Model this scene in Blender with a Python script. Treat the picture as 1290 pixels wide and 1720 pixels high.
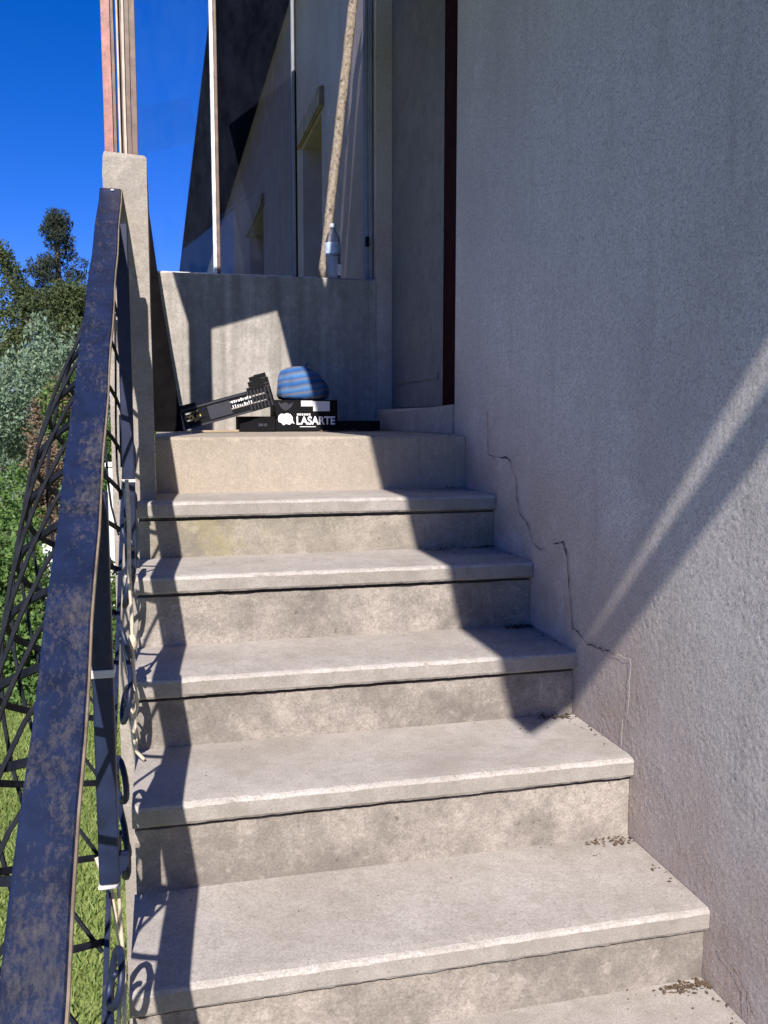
import bpy, math, random
import numpy as np
from mathutils import Vector, Matrix
random.seed(7); RNG = np.random.default_rng(11)
for o in list(bpy.data.objects): bpy.data.objects.remove(o)
S = bpy.context.scene; COL = S.collection

# ------------------------------------------------------------------ camera
F_PX, PITCH, YAW = 1503.4, .1052, .2416
cam = bpy.data.cameras.new('camera'); cam_ob = bpy.data.objects.new('camera', cam); COL.objects.link(cam_ob)
cam.sensor_fit = 'VERTICAL'; cam.sensor_height = 36; cam.sensor_width = 27
cam.lens = F_PX / 1720 * 36; cam.clip_start = .02; cam.clip_end = 2000
fw = Vector((math.sin(YAW)*math.cos(PITCH), math.cos(YAW)*math.cos(PITCH), -math.sin(PITCH)))
rt = Vector((math.cos(YAW), -math.sin(YAW), 0)); up = rt.cross(fw)
cam_ob.matrix_world = Matrix(((rt.x, up.x, -fw.x, 0), (rt.y, up.y, -fw.y, -2.95), (rt.z, up.z, -fw.z, .0613), (0, 0, 0, 1)))
S.camera = cam_ob
S.render.resolution_x, S.render.resolution_y = 768, 1024

# ------------------------------------------------------------------ sky and sun
SUN = Vector((.242, 1.25, -1.0)).normalized()          # direction the light travels
elev = math.asin(-SUN.z); rot = math.atan2(-SUN.x, -SUN.y)
world = bpy.data.worlds.new('World'); S.world = world; world.use_nodes = True
wt = world.node_tree; wt.nodes.clear()
sky = wt.nodes.new('ShaderNodeTexSky'); sky.sky_type = 'NISHITA'; sky.sun_disc = False
sky.sun_elevation = elev; sky.sun_rotation = rot; sky.altitude = 1500; sky.air_density = 1.0; sky.dust_density = 0.0; sky.ozone_density = 6.0
hsv = wt.nodes.new('ShaderNodeHueSaturation'); hsv.inputs['Saturation'].default_value = 1.3
bg = wt.nodes.new('ShaderNodeBackground'); bg.inputs['Strength'].default_value = .082
wo = wt.nodes.new('ShaderNodeOutputWorld')
wt.links.new(sky.outputs[0], hsv.inputs['Color']); tint = wt.nodes.new('ShaderNodeMix'); tint.data_type = 'RGBA'; tint.blend_type = 'MULTIPLY'; tint.inputs[0].default_value = 1; tint.inputs[7].default_value = (.92, .71, 1.16, 1)
wt.links.new(hsv.outputs[0], tint.inputs[6]); wt.links.new(tint.outputs[2], bg.inputs[0]); wt.links.new(bg.outputs[0], wo.inputs[0])
sl = bpy.data.lights.new('sun', 'SUN'); sl.energy = 5; sl.angle = math.radians(.45); sl.color = (1, .935, .85)
sun = bpy.data.objects.new('sun', sl); COL.objects.link(sun); sun.location = (-3, -12, 12)
sun.rotation_euler = SUN.to_track_quat('-Z', 'Y').to_euler()
vs = S.view_settings; vs.view_transform = 'Standard'; vs.look = 'None'; vs.gamma = 1; vs.exposure = .62; vs.use_curve_mapping = False

# ------------------------------------------------------------------ materials
class NT:
    def __init__(s, name):
        s.m = bpy.data.materials.new(name); s.m.use_nodes = True; s.t = s.m.node_tree
        s.b = s.t.nodes['Principled BSDF']; s.out = s.t.nodes['Material Output']
        s.pos = s.t.nodes.new('ShaderNodeNewGeometry').outputs['Position']
    def n(s, k, **kw):
        d = s.t.nodes.new(k)
        for a, v in kw.items(): setattr(d, a, v)
        return d
    def l(s, a, b): s.t.links.new(a, b)
    def put(s, sock, v):
        if isinstance(v, (int, float)): sock.default_value = v
        elif isinstance(v, (tuple, list)): sock.default_value = tuple(v) if len(v) == 4 or sock.type == 'VECTOR' else (*v, 1)
        else: s.l(v, sock)
    def scaled(s, sc, vec=None):
        d = s.n('ShaderNodeMapping'); s.l(vec or s.pos, d.inputs[0]); d.inputs['Scale'].default_value = sc; return d.outputs[0]
    def noise(s, scale, detail=4, rough=.55, vec=None, dist=0):
        d = s.n('ShaderNodeTexNoise'); s.l(vec or s.pos, d.inputs['Vector'])
        d.inputs['Scale'].default_value = scale; d.inputs['Detail'].default_value = detail; d.inputs['Roughness'].default_value = rough; d.inputs['Distortion'].default_value = dist
        return d.outputs['Fac']
    def ramp(s, fac, stops, interp='LINEAR'):
        d = s.n('ShaderNodeValToRGB'); s.l(fac, d.inputs[0]); r = d.color_ramp; r.interpolation = interp
        while len(r.elements) < len(stops): r.elements.new(.5)
        for e, (p, c) in zip(r.elements, stops):
            e.position = p; e.color = (c, c, c, 1) if isinstance(c, (int, float)) else (*c, 1)
        return d.outputs[0]
    def mix(s, fac, a, b, mode='MIX'):
        d = s.n('ShaderNodeMix', data_type='RGBA', blend_type=mode)
        s.put(d.inputs[0], fac); s.put(d.inputs[6], a); s.put(d.inputs[7], b); return d.outputs[2]
    def math(s, op, a, b=0., c=0.):
        d = s.n('ShaderNodeMath', operation=op)
        for i, v in enumerate((a, b, c)): s.put(d.inputs[i], v)
        return d.outputs[0]
    def xyz(s):
        d = s.n('ShaderNodeSeparateXYZ'); s.l(s.pos, d.inputs[0]); return d.outputs
    def rand(s):
        return s.n('ShaderNodeNewGeometry').outputs['Random Per Island']
    def bump(s, h, strength=.3, dist=.01):
        d = s.n('ShaderNodeBump'); s.l(h, d.inputs['Height']); d.inputs['Strength'].default_value = strength; d.inputs['Distance'].default_value = dist
        s.l(d.outputs[0], s.b.inputs['Normal']); return d
    def fin(s, col=None, rough=.8, metal=0, spec=.3):
        if col is not None: s.put(s.b.inputs['Base Color'], col)
        s.put(s.b.inputs['Roughness'], rough); s.b.inputs['Metallic'].default_value = metal; s.b.inputs['Specular IOR Level'].default_value = spec
        return s.m

def plain(name, c, rough=.7, var=.25, scale=14, metal=0, spec=.3, bump=.15):
    n = NT(name); f = n.noise(scale, 5); lo = tuple(x*(1-var) for x in c); hi = tuple(min(1, x*(1+var)) for x in c)
    n.bump(n.noise(scale*6, 4), bump, .004)
    return n.fin(n.ramp(f, [(.3, lo), (.7, hi)]), rough, metal, spec)

def concrete(name, light, dark, stain=.6, bumps=.35, lichen=False, streak=(1, 1, 1)):
    n = NT(name)
    big = n.noise(3.2, 6, .6, n.scaled(streak), .4)
    c = n.ramp(big, [(.30, dark), (.48, tuple((a+b)/2 for a, b in zip(dark, light))), (.62, light)])
    mid = n.noise(13, 6, .65)
    c = n.mix(n.ramp(mid, [(.42, 0.), (.68, stain)]), c, tuple(x*.68 for x in dark))
    fine = n.noise(190, 5, .8)
    c = n.mix(n.ramp(fine, [(.33, .6), (.62, 0.)]), c, tuple(x*.5 for x in dark))
    spots = n.noise(46, 2, .5)
    c = n.mix(n.ramp(spots, [(.70, 0.), (.76, .55)]), c, tuple(x*.3 for x in dark))
    c = n.mix(n.ramp(n.noise(58, 6, .8), [(.46, 0.), (.70, .5)]), c, tuple(x*.62 for x in dark))
    wht = n.noise(24, 5, .7)
    c = n.mix(n.ramp(wht, [(.56, 0.), (.74, .4)]), c, tuple(min(1, x*1.25) for x in light))
    if lichen:
        x, y, z = n.xyz()
        m = n.math('MULTIPLY', n.ramp(n.noise(9, 5, .7), [(.42, 0.), (.62, 1.)]),
                   n.ramp(n.math('MULTIPLY', n.math('ABSOLUTE', n.math('SUBTRACT', x, .12)), 4.), [(0., .28), (1., 0.)]))
        c = n.mix(m, c, (.40, .34, .11))
    h = n.math('ADD', n.math('MULTIPLY', n.noise(230, 4, .7), .5), n.noise(28, 6, .6))
    n.bump(h, bumps, .006)
    return n.fin(c, .9, 0, .2)

M = {}
M['riser'] = concrete('riser concrete', (.45, .397, .352), (.195, .172, .153), .6, .4)
M['riser_lichen'] = concrete('riser concrete with lichen', (.45, .40, .345), (.23, .205, .17), .45, .4, True)
M['landing'] = concrete('landing concrete', (.47, .40, .335), (.36, .31, .255), .2, .25)
M['body'] = concrete('stair body', (.20, .19, .165), (.09, .085, .07), .5, .5)
M['newel'] = concrete('newel concrete', (.47, .42, .375), (.31, .275, .245), .35, .5)
M['parapet'] = concrete('parapet render', (.54, .50, .46), (.30, .275, .25), .45, .25, False, (6, 1, .3))

def tread_mat():
    n = NT('tread concrete'); big = n.noise(4, 6, .6)
    c = n.ramp(big, [(.28, (.35, .315, .292)), (.46, (.445, .408, .385)), (.66, (.51, .473, .452))])
    c = n.mix(n.ramp(n.noise(19, 6, .7), [(.45, 0.), (.75, .45)]), c, (.25, .222, .195))
    c = n.mix(n.ramp(n.noise(7, 7, .75, None, .8), [(.54, 0.), (.70, .5)]), c, (.29, .26, .23))
    # face of the nosing is dirtier than the trodden top, its arris worn pale
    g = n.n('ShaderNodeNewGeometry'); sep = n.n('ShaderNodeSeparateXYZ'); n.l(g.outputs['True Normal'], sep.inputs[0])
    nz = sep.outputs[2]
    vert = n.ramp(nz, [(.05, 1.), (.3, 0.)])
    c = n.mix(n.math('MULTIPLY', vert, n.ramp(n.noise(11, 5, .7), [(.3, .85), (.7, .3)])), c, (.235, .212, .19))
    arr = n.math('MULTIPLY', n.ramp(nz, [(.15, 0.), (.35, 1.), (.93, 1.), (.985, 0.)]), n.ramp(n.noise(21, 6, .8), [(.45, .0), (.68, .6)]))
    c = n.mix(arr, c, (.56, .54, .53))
    c = n.mix(n.ramp(n.noise(85, 3, .6), [(.66, 0.), (.72, .55)]), c, (.12, .10, .085))
    c = n.mix(n.ramp(n.noise(48, 7, .8), [(.48, 0.), (.72, .4)]), c, (.27, .24, .21))
    c = n.mix(n.ramp(n.noise(240, 4, .8), [(.33, .65), (.6, 0.)]), c, (.19, .165, .145))
    n.bump(n.math('ADD', n.math('MULTIPLY', n.noise(260, 4, .7), .4), n.noise(32, 6, .65)), .32, .005)
    return n.fin(c, .88, 0, .25)
M['tread'] = tread_mat()

def wall_mat():
    n = NT('roughcast render')
    c = n.ramp(n.noise(1.3, 6, .62, n.scaled((1, 1, .7))), [(.28, (.45, .395, .365)), (.5, (.62, .575, .55)), (.72, (.74, .70, .68))])
    x, y, z = n.xyz()
    dist = n.math('SUBTRACT', z, n.math('MULTIPLY', y, .6))           # height above the line of the stairs
    low = n.math('MULTIPLY', n.ramp(dist, [(.0, 1.), (.15, .8), (.55, 0.)]), n.ramp(n.noise(5, 7, .7), [(.28, .2), (.60, .95)]))
    c = n.mix(low, c, (.40, .30, .235))
    c = n.mix(n.ramp(n.noise(4, 6, .7, n.scaled((1, 2.2, .25))), [(.52, 0.), (.72, .65)]), c, (.42, .375, .35))
    c = n.mix(n.ramp(n.noise(2.3, 6, .7), [(.58, 0.), (.72, .55)]), c, (.82, .80, .79))
    c = n.mix(n.ramp(n.noise(22, 6, .75), [(.52, 0.), (.75, .45)]), c, (.40, .365, .35))
    c = n.mix(n.ramp(n.noise(190, 4, .8), [(.34, 1.), (.56, 0.)]), c, (.27, .245, .235))
    c = n.mix(n.ramp(n.noise(95, 5, .8), [(.50, 0.), (.70, .55)]), c, (.36, .33, .315))
    c = n.mix(n.ramp(n.noise(340, 3, .8), [(.52, 0.), (.70, .7)]), c, (.88, .85, .84))
    h = n.math('ADD', n.noise(210, 5, .8), n.math('MULTIPLY', n.noise(520, 3, .7), .5))
    n.bump(h, .5, .0030)
    return n.fin(c, .95, 0, .1)
M['wall'] = wall_mat()

def paint_mat(name, paint, under, amount, sc):
    n = NT(name)
    v = n.scaled(sc)
    w = n.noise(17, 10, .82, v, .25); spk = n.noise(150, 6, .8, n.scaled((1, .5, .5)))
    area = n.noise(2.4, 3, .6)
    f = n.math('ADD', n.math('ADD', w, n.math('MULTIPLY', n.math('SUBTRACT', area, .5), .55)), n.math('MULTIPLY', n.math('SUBTRACT', spk, .5), .7))
    k = n.ramp(f, [(amount, 0.), (amount+.22, .85)])
    pc = n.ramp(n.noise(22, 4, .6), [(.3, tuple(x*.6 for x in paint)), (.7, tuple(x*1.3 for x in paint))])
    uc = n.ramp(n.noise(40, 5, .7), [(.3, tuple(x*.6 for x in under)), (.7, tuple(min(1, x*1.35) for x in under))])
    c = n.mix(k, pc, uc)
    n.bump(n.math('SUBTRACT', n.math('MULTIPLY', n.noise(120, 4, .7), .3), k), .35, .002)
    return n.fin(c, n.ramp(k, [(0, .48), (1, .9)]), 0, .45)
M['rail'] = paint_mat('worn blue rail paint', (.0065, .0130, .044), (.072, .064, .066), .505, (1, .35, .35))
M['rail_edge'] = paint_mat('rail edge primer', (.20, .155, .11), (.07, .045, .035), .56, (1, .4, .4))
M['iron'] = paint_mat('blue iron paint', (.010, .017, .050), (.10, .085, .08), .60, (1, 1, .5))
M['lattice'] = plain('dark iron lattice', (.011, .013, .020), .75, .4, 40, spec=.12)
M['tape'] = plain('white tape', (.60, .58, .55), .5, .08)
M['rope'] = plain('cream cord', (.62, .54, .42), .9, .2, 90, bump=.6)
def pole_mat():
    n = NT('speckled pole'); c = n.ramp(n.noise(60, 6, .8), [(.36, (.10, .08, .065)), (.5, (.27, .225, .185)), (.62, (.36, .31, .265))])
    c = n.mix(n.ramp(n.noise(28, 3, .6), [(.62, 0.), (.70, .9)]), c, (.06, .05, .045)); n.bump(n.noise(150, 4), .5, .004)
    return n.fin(c, .95, 0, .1)
M['pole'] = pole_mat()
M['pink'] = paint_mat('faded pink wood paint', (.36, .155, .135), (.30, .235, .21), .50, (1, 1, .15))
M['oldwood'] = paint_mat('weathered wood', (.15, .095, .075), (.30, .25, .225), .55, (4, 1, .12))
M['palewood'] = plain('pale wood strip', (.50, .44, .38), .8, .2, 20)
M['alu'] = paint_mat('white frame paint', (.66, .66, .68), (.40, .33, .30), .60, (1, 1, .25))
M['alu_grey'] = plain('grey frame paint', (.22, .235, .27), .5, .15)
M['dark_red'] = plain('dark red paint', (.020, .005, .006), .95, .3, spec=.05)
M['door'] = concrete('grey door paint', (.215, .21, .215), (.15, .147, .15), .4, .15)
M['black'] = plain('black plastic', (.0055, .0055, .0065), .6, .3, spec=.15)
M['blackcard'] = plain('black carton', (.006, .006, .0075), .75, .3, spec=.12)
M['boardgrey'] = plain('bluish black panel', (.032, .032, .045), .6, .2)
M['print_white'] = plain('white print', (.74, .74, .76), .6, .08)
M['print_gold'] = plain('gold print', (.50, .36, .12), .5, .4, 60)
M['label'] = plain('pale label', (.66, .66, .68), .6, .08)
M['darkboard'] = plain('dark stained board', (.0045, .004, .0045), .9, .4, spec=.05)
M['carton'] = plain('brown carton', (.36, .27, .18), .9, .15)
M['crack'] = plain('crack shadow', (.035, .03, .028), 1, .3)
M['filler'] = plain('pale crack filler', (.60, .545, .49), .9, .15)
M['roof'] = plain('eave boards', (.003, .007, .034), 1, .35, 8, spec=0)
M['rooftop'] = plain('clay roof', (.33, .16, .10), .9, .3, 9)
M['white_wall'] = plain('whitewash', (.74, .74, .72), .9, .1)
M['litter'] = plain('dry leaves', (.11, .075, .048), .9, .5, 70)
M['grit'] = plain('dark grit', (.06, .048, .038), .95, .5, 70)
M['winglass'] = plain('dark window glass', (.02, .025, .035), .15, .2, spec=.6)
M['winframe'] = plain('dark window frame', (.09, .07, .055), .6, .3)
M['lintel'] = plain('stone lintel', (.35, .29, .21), .9, .3)
M['bottle_label'] = plain('blue white label', (.45, .55, .78), .5, .3, 50)
M['cap'] = plain('pale blue cap', (.45, .52, .62), .4, .1)

def hat_mat():
    n = NT('striped blue knit'); x, y, z = n.xyz()
    w = n.math('ADD', z, n.math('ADD', n.math('MULTIPLY', x, -.16), n.math('MULTIPLY', n.noise(14, 3), .012)))
    s = n.math('FRACT', n.math('MULTIPLY', w, 17.))
    c = n.ramp(s, [(0, (.03, .09, .25)), (.22, (.05, .14, .34)), (.34, (.17, .155, .16)), (.46, (.04, .115, .30)), (.7, (.085, .19, .38)), (.82, (.14, .15, .19)), (1, (.03, .09, .25))])
    n.bump(n.noise(180, 3), .5, .004)
    return n.fin(c, .95, 0, .1)
M['hat'] = hat_mat()

def glass_mat(name, dust, tint=(.96, .98, 1)):
    n = NT(name); t = n.t; t.nodes.remove(n.b)
    tr = n.n('ShaderNodeBsdfTransparent'); tr.inputs[0].default_value = (*tint, 1)
    gl = n.n('ShaderNodeBsdfGlossy'); gl.inputs['Roughness'].default_value = .02; gl.inputs[0].default_value = (.95, .97, 1, 1)
    fr = n.n('ShaderNodeFresnel'); fr.inputs[0].default_value = 1.5
    mx = n.n('ShaderNodeMixShader'); n.l(fr.outputs[0], mx.inputs[0]); n.l(tr.outputs[0], mx.inputs[1]); n.l(gl.outputs[0], mx.inputs[2])
    df = n.n('ShaderNodeBsdfDiffuse'); df.inputs[0].default_value = (.30, .37, .58, 1)
    k = n.math('MULTIPLY', n.math('ADD', n.ramp(n.noise(5, 6, .7, n.scaled((2, 1, .7))), [(.35, .15), (.75, 1.)]), n.ramp(n.noise(90, 4, .7), [(.55, 0.), (.75, .8)])), dust)
    m2 = n.n('ShaderNodeMixShader'); n.l(k, m2.inputs[0]); n.l(mx.outputs[0], m2.inputs[1]); n.l(df.outputs[0], m2.inputs[2])
    n.l(m2.outputs[0], n.out.inputs[0]); return n.m
M['glass'] = glass_mat('clear dusty glass', .02)
M['glass_dusty'] = glass_mat('dusty glass', .020, (.66, .64, .72)); M['glass_clear'] = glass_mat('cleaner glass', .008, (.86, .84, .88))
M['bottle'] = glass_mat('clear plastic', .30, (.94, .97, 1))

def leaf_mat(name, a, b, trans=.35):
    n = NT(name); c = n.ramp(n.rand(), [(0, a), (.6, tuple((p+q)/2 for p, q in zip(a, b))), (1, b)])
    n.fin(c, .6, 0, .25)
    tl = n.n('ShaderNodeBsdfTranslucent'); n.l(c, tl.inputs[0]); mx = n.n('ShaderNodeMixShader'); mx.inputs[0].default_value = trans
    n.l(n.b.outputs[0], mx.inputs[1]); n.l(tl.outputs[0], mx.inputs[2]); n.l(mx.outputs[0], n.out.inputs[0]); return n.m
M['conifer'] = leaf_mat('conifer needles', (.022, .034, .024), (.062, .075, .048), .15)
M['pine'] = leaf_mat('olive green twigs', (.042, .066, .026), (.125, .155, .06), .25)
M['olive'] = leaf_mat('silvery leaves', (.12, .19, .12), (.30, .39, .27), .3)
M['green'] = leaf_mat('green leaves', (.06, .13, .035), (.20, .31, .09), .35)
M['dry'] = leaf_mat('dry vine', (.13, .085, .055), (.30, .22, .15), .25)
M['grass'] = leaf_mat('grass blades', (.15, .23, .06), (.36, .42, .14), .35)
M['bark'] = plain('bark', (.10, .075, .055), .95, .4, 20, bump=.6)
def ground_mat():
    n = NT('lawn soil'); c = n.ramp(n.noise(4, 6, .7), [(.3, (.16, .22, .06)), (.65, (.28, .33, .11))])
    c = n.mix(n.ramp(n.noise(30, 4, .7), [(.55, 0.), (.75, .6)]), c, (.11, .085, .05)); n.bump(n.noise(60, 4), .6, .02)
    return n.fin(c, .95, 0, .1)
M['ground'] = ground_mat()

# ------------------------------------------------------------------ helpers
def mesh(name, V, Fc, m, parent=None, smooth=False):
    me = bpy.data.meshes.new(name); me.from_pydata([tuple(v) for v in V], [], [tuple(f) for f in Fc]); me.materials.append(M[m] if isinstance(m, str) else m)
    if smooth: me.polygons.foreach_set('use_smooth', [True]*len(me.polygons))
    me.update(); return link(bpy.data.objects.new(name, me), parent)
def tag(o, label, cat, group=None):
    o['label'] = label; o['category'] = cat
    if group: o['group'] = group
    return o
def thing(name, at, label, cat, group=None):
    o = bpy.data.objects.new(name, None); o.location = at; o.empty_display_size = .1; COL.objects.link(o)
    ATS[o.name] = Vector(at); return tag(o, label, cat, group)
ATS = {}
def link(o, parent=None):
    COL.objects.link(o)
    if parent is not None:
        o.parent = parent
        if parent.name in ATS: o.matrix_parent_inverse = Matrix.Translation(-ATS[parent.name])
    return o
def kind(o, k): o['kind'] = k; return o
class G:
    def __init__(s): s.V, s.F = [], []
    def add(s, V, Fc):
        b = len(s.V); s.V += [tuple(v) for v in V]; s.F += [tuple(b+i for i in f) for f in Fc]; return s
    def box(s, lo, hi, b=0.0):
        x0, y0, z0 = lo; x1, y1, z1 = hi
        if b <= 0:
            V = [(x, y, z) for z in (z0, z1) for y in (y0, y1) for x in (x0, x1)]
            return s.add(V, [(0, 2, 3, 1), (4, 5, 7, 6), (0, 1, 5, 4), (2, 6, 7, 3), (0, 4, 6, 2), (1, 3, 7, 5)])
        def ring(z, i): return [(x0+i+b, y0+i, z), (x1-i-b, y0+i, z), (x1-i, y0+i+b, z), (x1-i, y1-i-b, z), (x1-i-b, y1-i, z), (x0+i+b, y1-i, z), (x0+i, y1-i-b, z), (x0+i, y0+i+b, z)]
        R = ring(z0, b*.7)+ring(z0+b, 0)+ring(z1-b, 0)+ring(z1, b*.7)
        Fc = [tuple(range(7, -1, -1)), tuple(range(24, 32))]
        for k in range(3):
            for i in range(8): Fc.append((k*8+i, k*8+(i+1) % 8, k*8+8+(i+1) % 8, k*8+8+i))
        return s.add(R, Fc)
    def sweep(s, P, prof, side=(1, 0, 0), cap=True, scale=None):
        """sweep a closed 2D profile along a polyline; profile x follows `side`"""
        P = [Vector(p) for p in P]; n = len(prof); V = []
        for i, p in enumerate(P):
            t = (P[min(i+1, len(P)-1)]-P[max(i-1, 0)]).normalized()
            a = Vector(side); a = a-t*a.dot(t)
            if a.length < 1e-4: a = Vector((0, 1, 0))-t*t.y
            a.normalize(); c = t.cross(a); k = scale[i] if scale else 1
            V += [p+a*u*k+c*v*k for u, v in prof]
        Fc = []
        for i in range(len(P)-1):
            for j in range(n): Fc.append((i*n+j, i*n+(j+1) % n, (i+1)*n+(j+1) % n, (i+1)*n+j))
        if cap: Fc += [tuple(range(n-1, -1, -1)), tuple((len(P)-1)*n+j for j in range(n))]
        return s.add(V, Fc)
    def tube(s, P, r, n=6, scale=None): return s.sweep(P, [(r*math.cos(2*math.pi*i/n), r*math.sin(2*math.pi*i/n)) for i in range(n)], scale=scale)
    def lathe(s, prof, c, n=20):
        V = []; Fc = []
        for r, z in prof: V += [(c[0]+r*math.cos(2*math.pi*i/n), c[1]+r*math.sin(2*math.pi*i/n), c[2]+z) for i in range(n)]
        for k in range(len(prof)-1):
            for i in range(n): Fc.append((k*n+i, k*n+(i+1) % n, (k+1)*n+(i+1) % n, (k+1)*n+i))
        Fc += [tuple(range(n-1, -1, -1)), tuple((len(prof)-1)*n+i for i in range(n))]
        return s.add(V, Fc)
    def ob(s, name, m, parent=None, smooth=False): return mesh(name, s.V, s.F, m, parent, smooth)
def box(name, lo, hi, m, parent=None, b=0.0): return G().box(lo, hi, b).ob(name, m, parent)
def rect(w, h): return [(-w/2, -h/2), (w/2, -h/2), (w/2, h/2), (-w/2, h/2)]
def smoothline(P, k=6):
    P = [Vector(p) for p in P]; out = []
    for i in range(len(P)-1):
        a, b, c, d = P[max(i-1, 0)], P[i], P[i+1], P[min(i+2, len(P)-1)]
        for j in range(k):
            t = j/k; out.append(.5*((2*b)+(c-a)*t+(2*a-5*b+4*c-d)*t*t+(3*b-a-3*c+d)*t**3))
    return out+[P[-1]]

GZ = -2.1           # lawn level; the landing floor is z = 0, front of its riser y = 0
WX = 1.018          # face of the house wall
# ------------------------------------------------------------------ ground
gr = []
mesh('lawn', [(-300, -300, GZ), (300, -300, GZ), (300, 400, GZ), (-300, 400, GZ)], [(0, 1, 2, 3)], 'ground')
kind(bpy.data.objects['lawn'], 'structure')
def blades(name, n, area, h, label):
    x = RNG.uniform(area[0], area[1], n); y = RNG.uniform(area[2], area[3], n); a = RNG.uniform(0, 6.283, n); hh = RNG.uniform(.5, 1.2, n)*h; w = RNG.uniform(.003, .006, n)
    lx = RNG.normal(0, .45, n)*hh; ly = RNG.normal(0, .45, n)*hh
    V = np.zeros((n, 3, 3)); V[:, 0] = np.c_[x-w*np.cos(a), y-w*np.sin(a), np.full(n, GZ)]; V[:, 1] = np.c_[x+w*np.cos(a), y+w*np.sin(a), np.full(n, GZ)]; V[:, 2] = np.c_[x+lx, y+ly, GZ+hh]
    o = mesh(name, V.reshape(-1, 3).tolist(), np.arange(3*n).reshape(-1, 3).tolist(), 'grass'); o['label'] = label; o['category'] = 'grass'; return kind(o, 'stuff')
blades('lawn_grass', 60000, (-2.6, -.16, -.6, 6.2), .055, 'short sunlit lawn grass seen below through the railing')

# ------------------------------------------------------------------ staircase
ry = [0, -.285, -.583, -.87, -1.169, -1.472, -1.752]; tz = [0, -.181, -.347, -.535, -.704, -.894, -1.05]
while tz[-1] > GZ+.2: ry.append(ry[-1]-.29); tz.append(tz[-1]-.175)
ry.append(ry[-1]-.29); tz.append(GZ)
XL = -.078; XR = WX-.0015; NT_ = .046; OV = .020
stairs = thing('outdoor_staircase', (.5, ry[-1], GZ), 'worn grey concrete outdoor staircase climbing between blue railing and house wall', 'stairs')
def jit(s): return random.gauss(0, s)
def strip_x(profile, x0, x1, n, amp, rnd):
    """profile of (y, z, wobble) swept along x with uneven arrises"""
    V = []; k = len(profile); lo = [0.]*k
    for i in range(n+1):
        x = x0+(x1-x0)*i/n
        for j, (y, z, w) in enumerate(profile):
            lo[j] = .72*lo[j]+rnd.gauss(0, amp)
            chip = rnd.random() < .02
            V.append((x, y+w*lo[j]+(w*amp*4 if chip else 0), z+w*lo[j]*.6-(w*amp*2.5 if chip else 0)))
    Fc = []
    for i in range(n):
        for j in range(k): Fc.append((i*k+j, (i+1)*k+j, (i+1)*k+(j+1) % k, i*k+(j+1) % k))
    Fc += [tuple(range(k)), tuple(n*k+j for j in range(k-1, -1, -1))]
    return V, Fc
for k in range(1, len(tz)-1):
    rnd = random.Random(50+k)
    yf = ry[k]-OV; z = tz[k]; yb = ry[k-1]+.0
    prof = [(yb, z, 0), (yf+.026, z-.0002, .3), (yf+.009, z-.0012, 1), (yf+.003, z-.004, 1), (yf, z-.010, 1), (yf+.001, z-NT_+.006, .8), (yf+.005, z-NT_, .8), (yb, z-NT_, 0)]
    V, Fc = strip_x(prof, XL, XR, 150, .00042, rnd)
    mesh('tread', V, Fc, 'tread', stairs)
for k in range(0, len(tz)-1):
    rnd = random.Random(90+k)
    top = tz[k]-(NT_ if k else 0); bot = tz[k+1]; y = ry[k]
    if k == 0:
        prof = [(1.48, top, 0), (y+.012, top-.0005, .5), (y+.003, top-.003, .8), (y, top-.01, .8), (y, bot+.004, .3), (y, bot-.03, 0), (1.48, bot-.03, 0)]
        V, Fc = strip_x(prof, -.024, XR, 90, .0009, rnd); mesh('landing', V, Fc, 'landing', stairs)
    else:
        prof = [(y+.34, top, 0), (y+.022, top, 0), (y+.022, top-.009, .4), (y, top-.011, .5), (y, top-.03, .6), (y, bot+.05, .6), (y, bot+.004, .5), (y, bot-.03, 0), (y+.34, bot-.03, 0)]
        V, Fc = strip_x(prof, XL+.004, XR, 80, .0010, rnd); mesh('riser', V, Fc, 'riser_lichen' if k == 1 else 'riser', stairs)
# solid base under the steps, down to the lawn
pts = [(1.48, -.215)] + [(.3, -.215)] + [(ry[k]+.36, tz[k+1]-.031) for k in range(0, len(tz)-2)]+[(ry[-2]+.36, GZ-.05), (1.48, GZ-.05)]
V = [(XL+.008, y, z) for y, z in pts]+[(XR, y, z) for y, z in pts]; n = len(pts)
mesh('base', V, [tuple(range(n)), tuple(range(2*n-1, n-1, -1))]+[(i, i+n, (i+1) % n+n, (i+1) % n) for i in range(n)], 'body', stairs)

# ------------------------------------------------------------------ house: wall with openings, door, windows, eave
house = thing('house', (WX, 0, GZ), 'grey roughcast house with deep eaves along the right side of the stairs', 'house')
DOOR = (.124, 1.337, .10, 2.12); W1 = (2.82, 3.60, .62, 1.96); W2 = (6.15, 7.6, 1.05, 2.1)
holes = [DOOR, W1, W2]; TOPZ = 3.2; ROUGH = (-2.7, .124, -1.75, 2.3)
yb = sorted({-7., 40., *[h[0] for h in holes+[ROUGH]], *[h[1] for h in holes+[ROUGH]]}); zb = sorted({GZ-.1, TOPZ, *[h[2] for h in holes+[ROUGH]], *[h[3] for h in holes+[ROUGH]]})
g = G(); TH = .32
for a, b in zip(yb, yb[1:]):
    for c, d in zip(zb, zb[1:]):
        if any(h[0] <= a and b <= h[1] and h[2] <= c and d <= h[3] for h in holes): continue
        if not (ROUGH[0] <= a and b <= ROUGH[1] and ROUGH[2] <= c and d <= ROUGH[3]): g.add([(WX, a, c), (WX, b, c), (WX, b, d), (WX, a, d)], [(0, 3, 2, 1)])
        g.add([(WX+TH, a, c), (WX+TH, b, c), (WX+TH, b, d), (WX+TH, a, d)], [(0, 1, 2, 3)])
for h in holes:
    a, b, c, d = h
    for p, q in (((a, c), (b, c)), ((b, c), (b, d)), ((b, d), (a, d)), ((a, d), (a, c))):
        g.add([(WX, *p), (WX, *q), (WX+TH, *q), (WX+TH, *p)], [(0, 1, 2, 3)])
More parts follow.
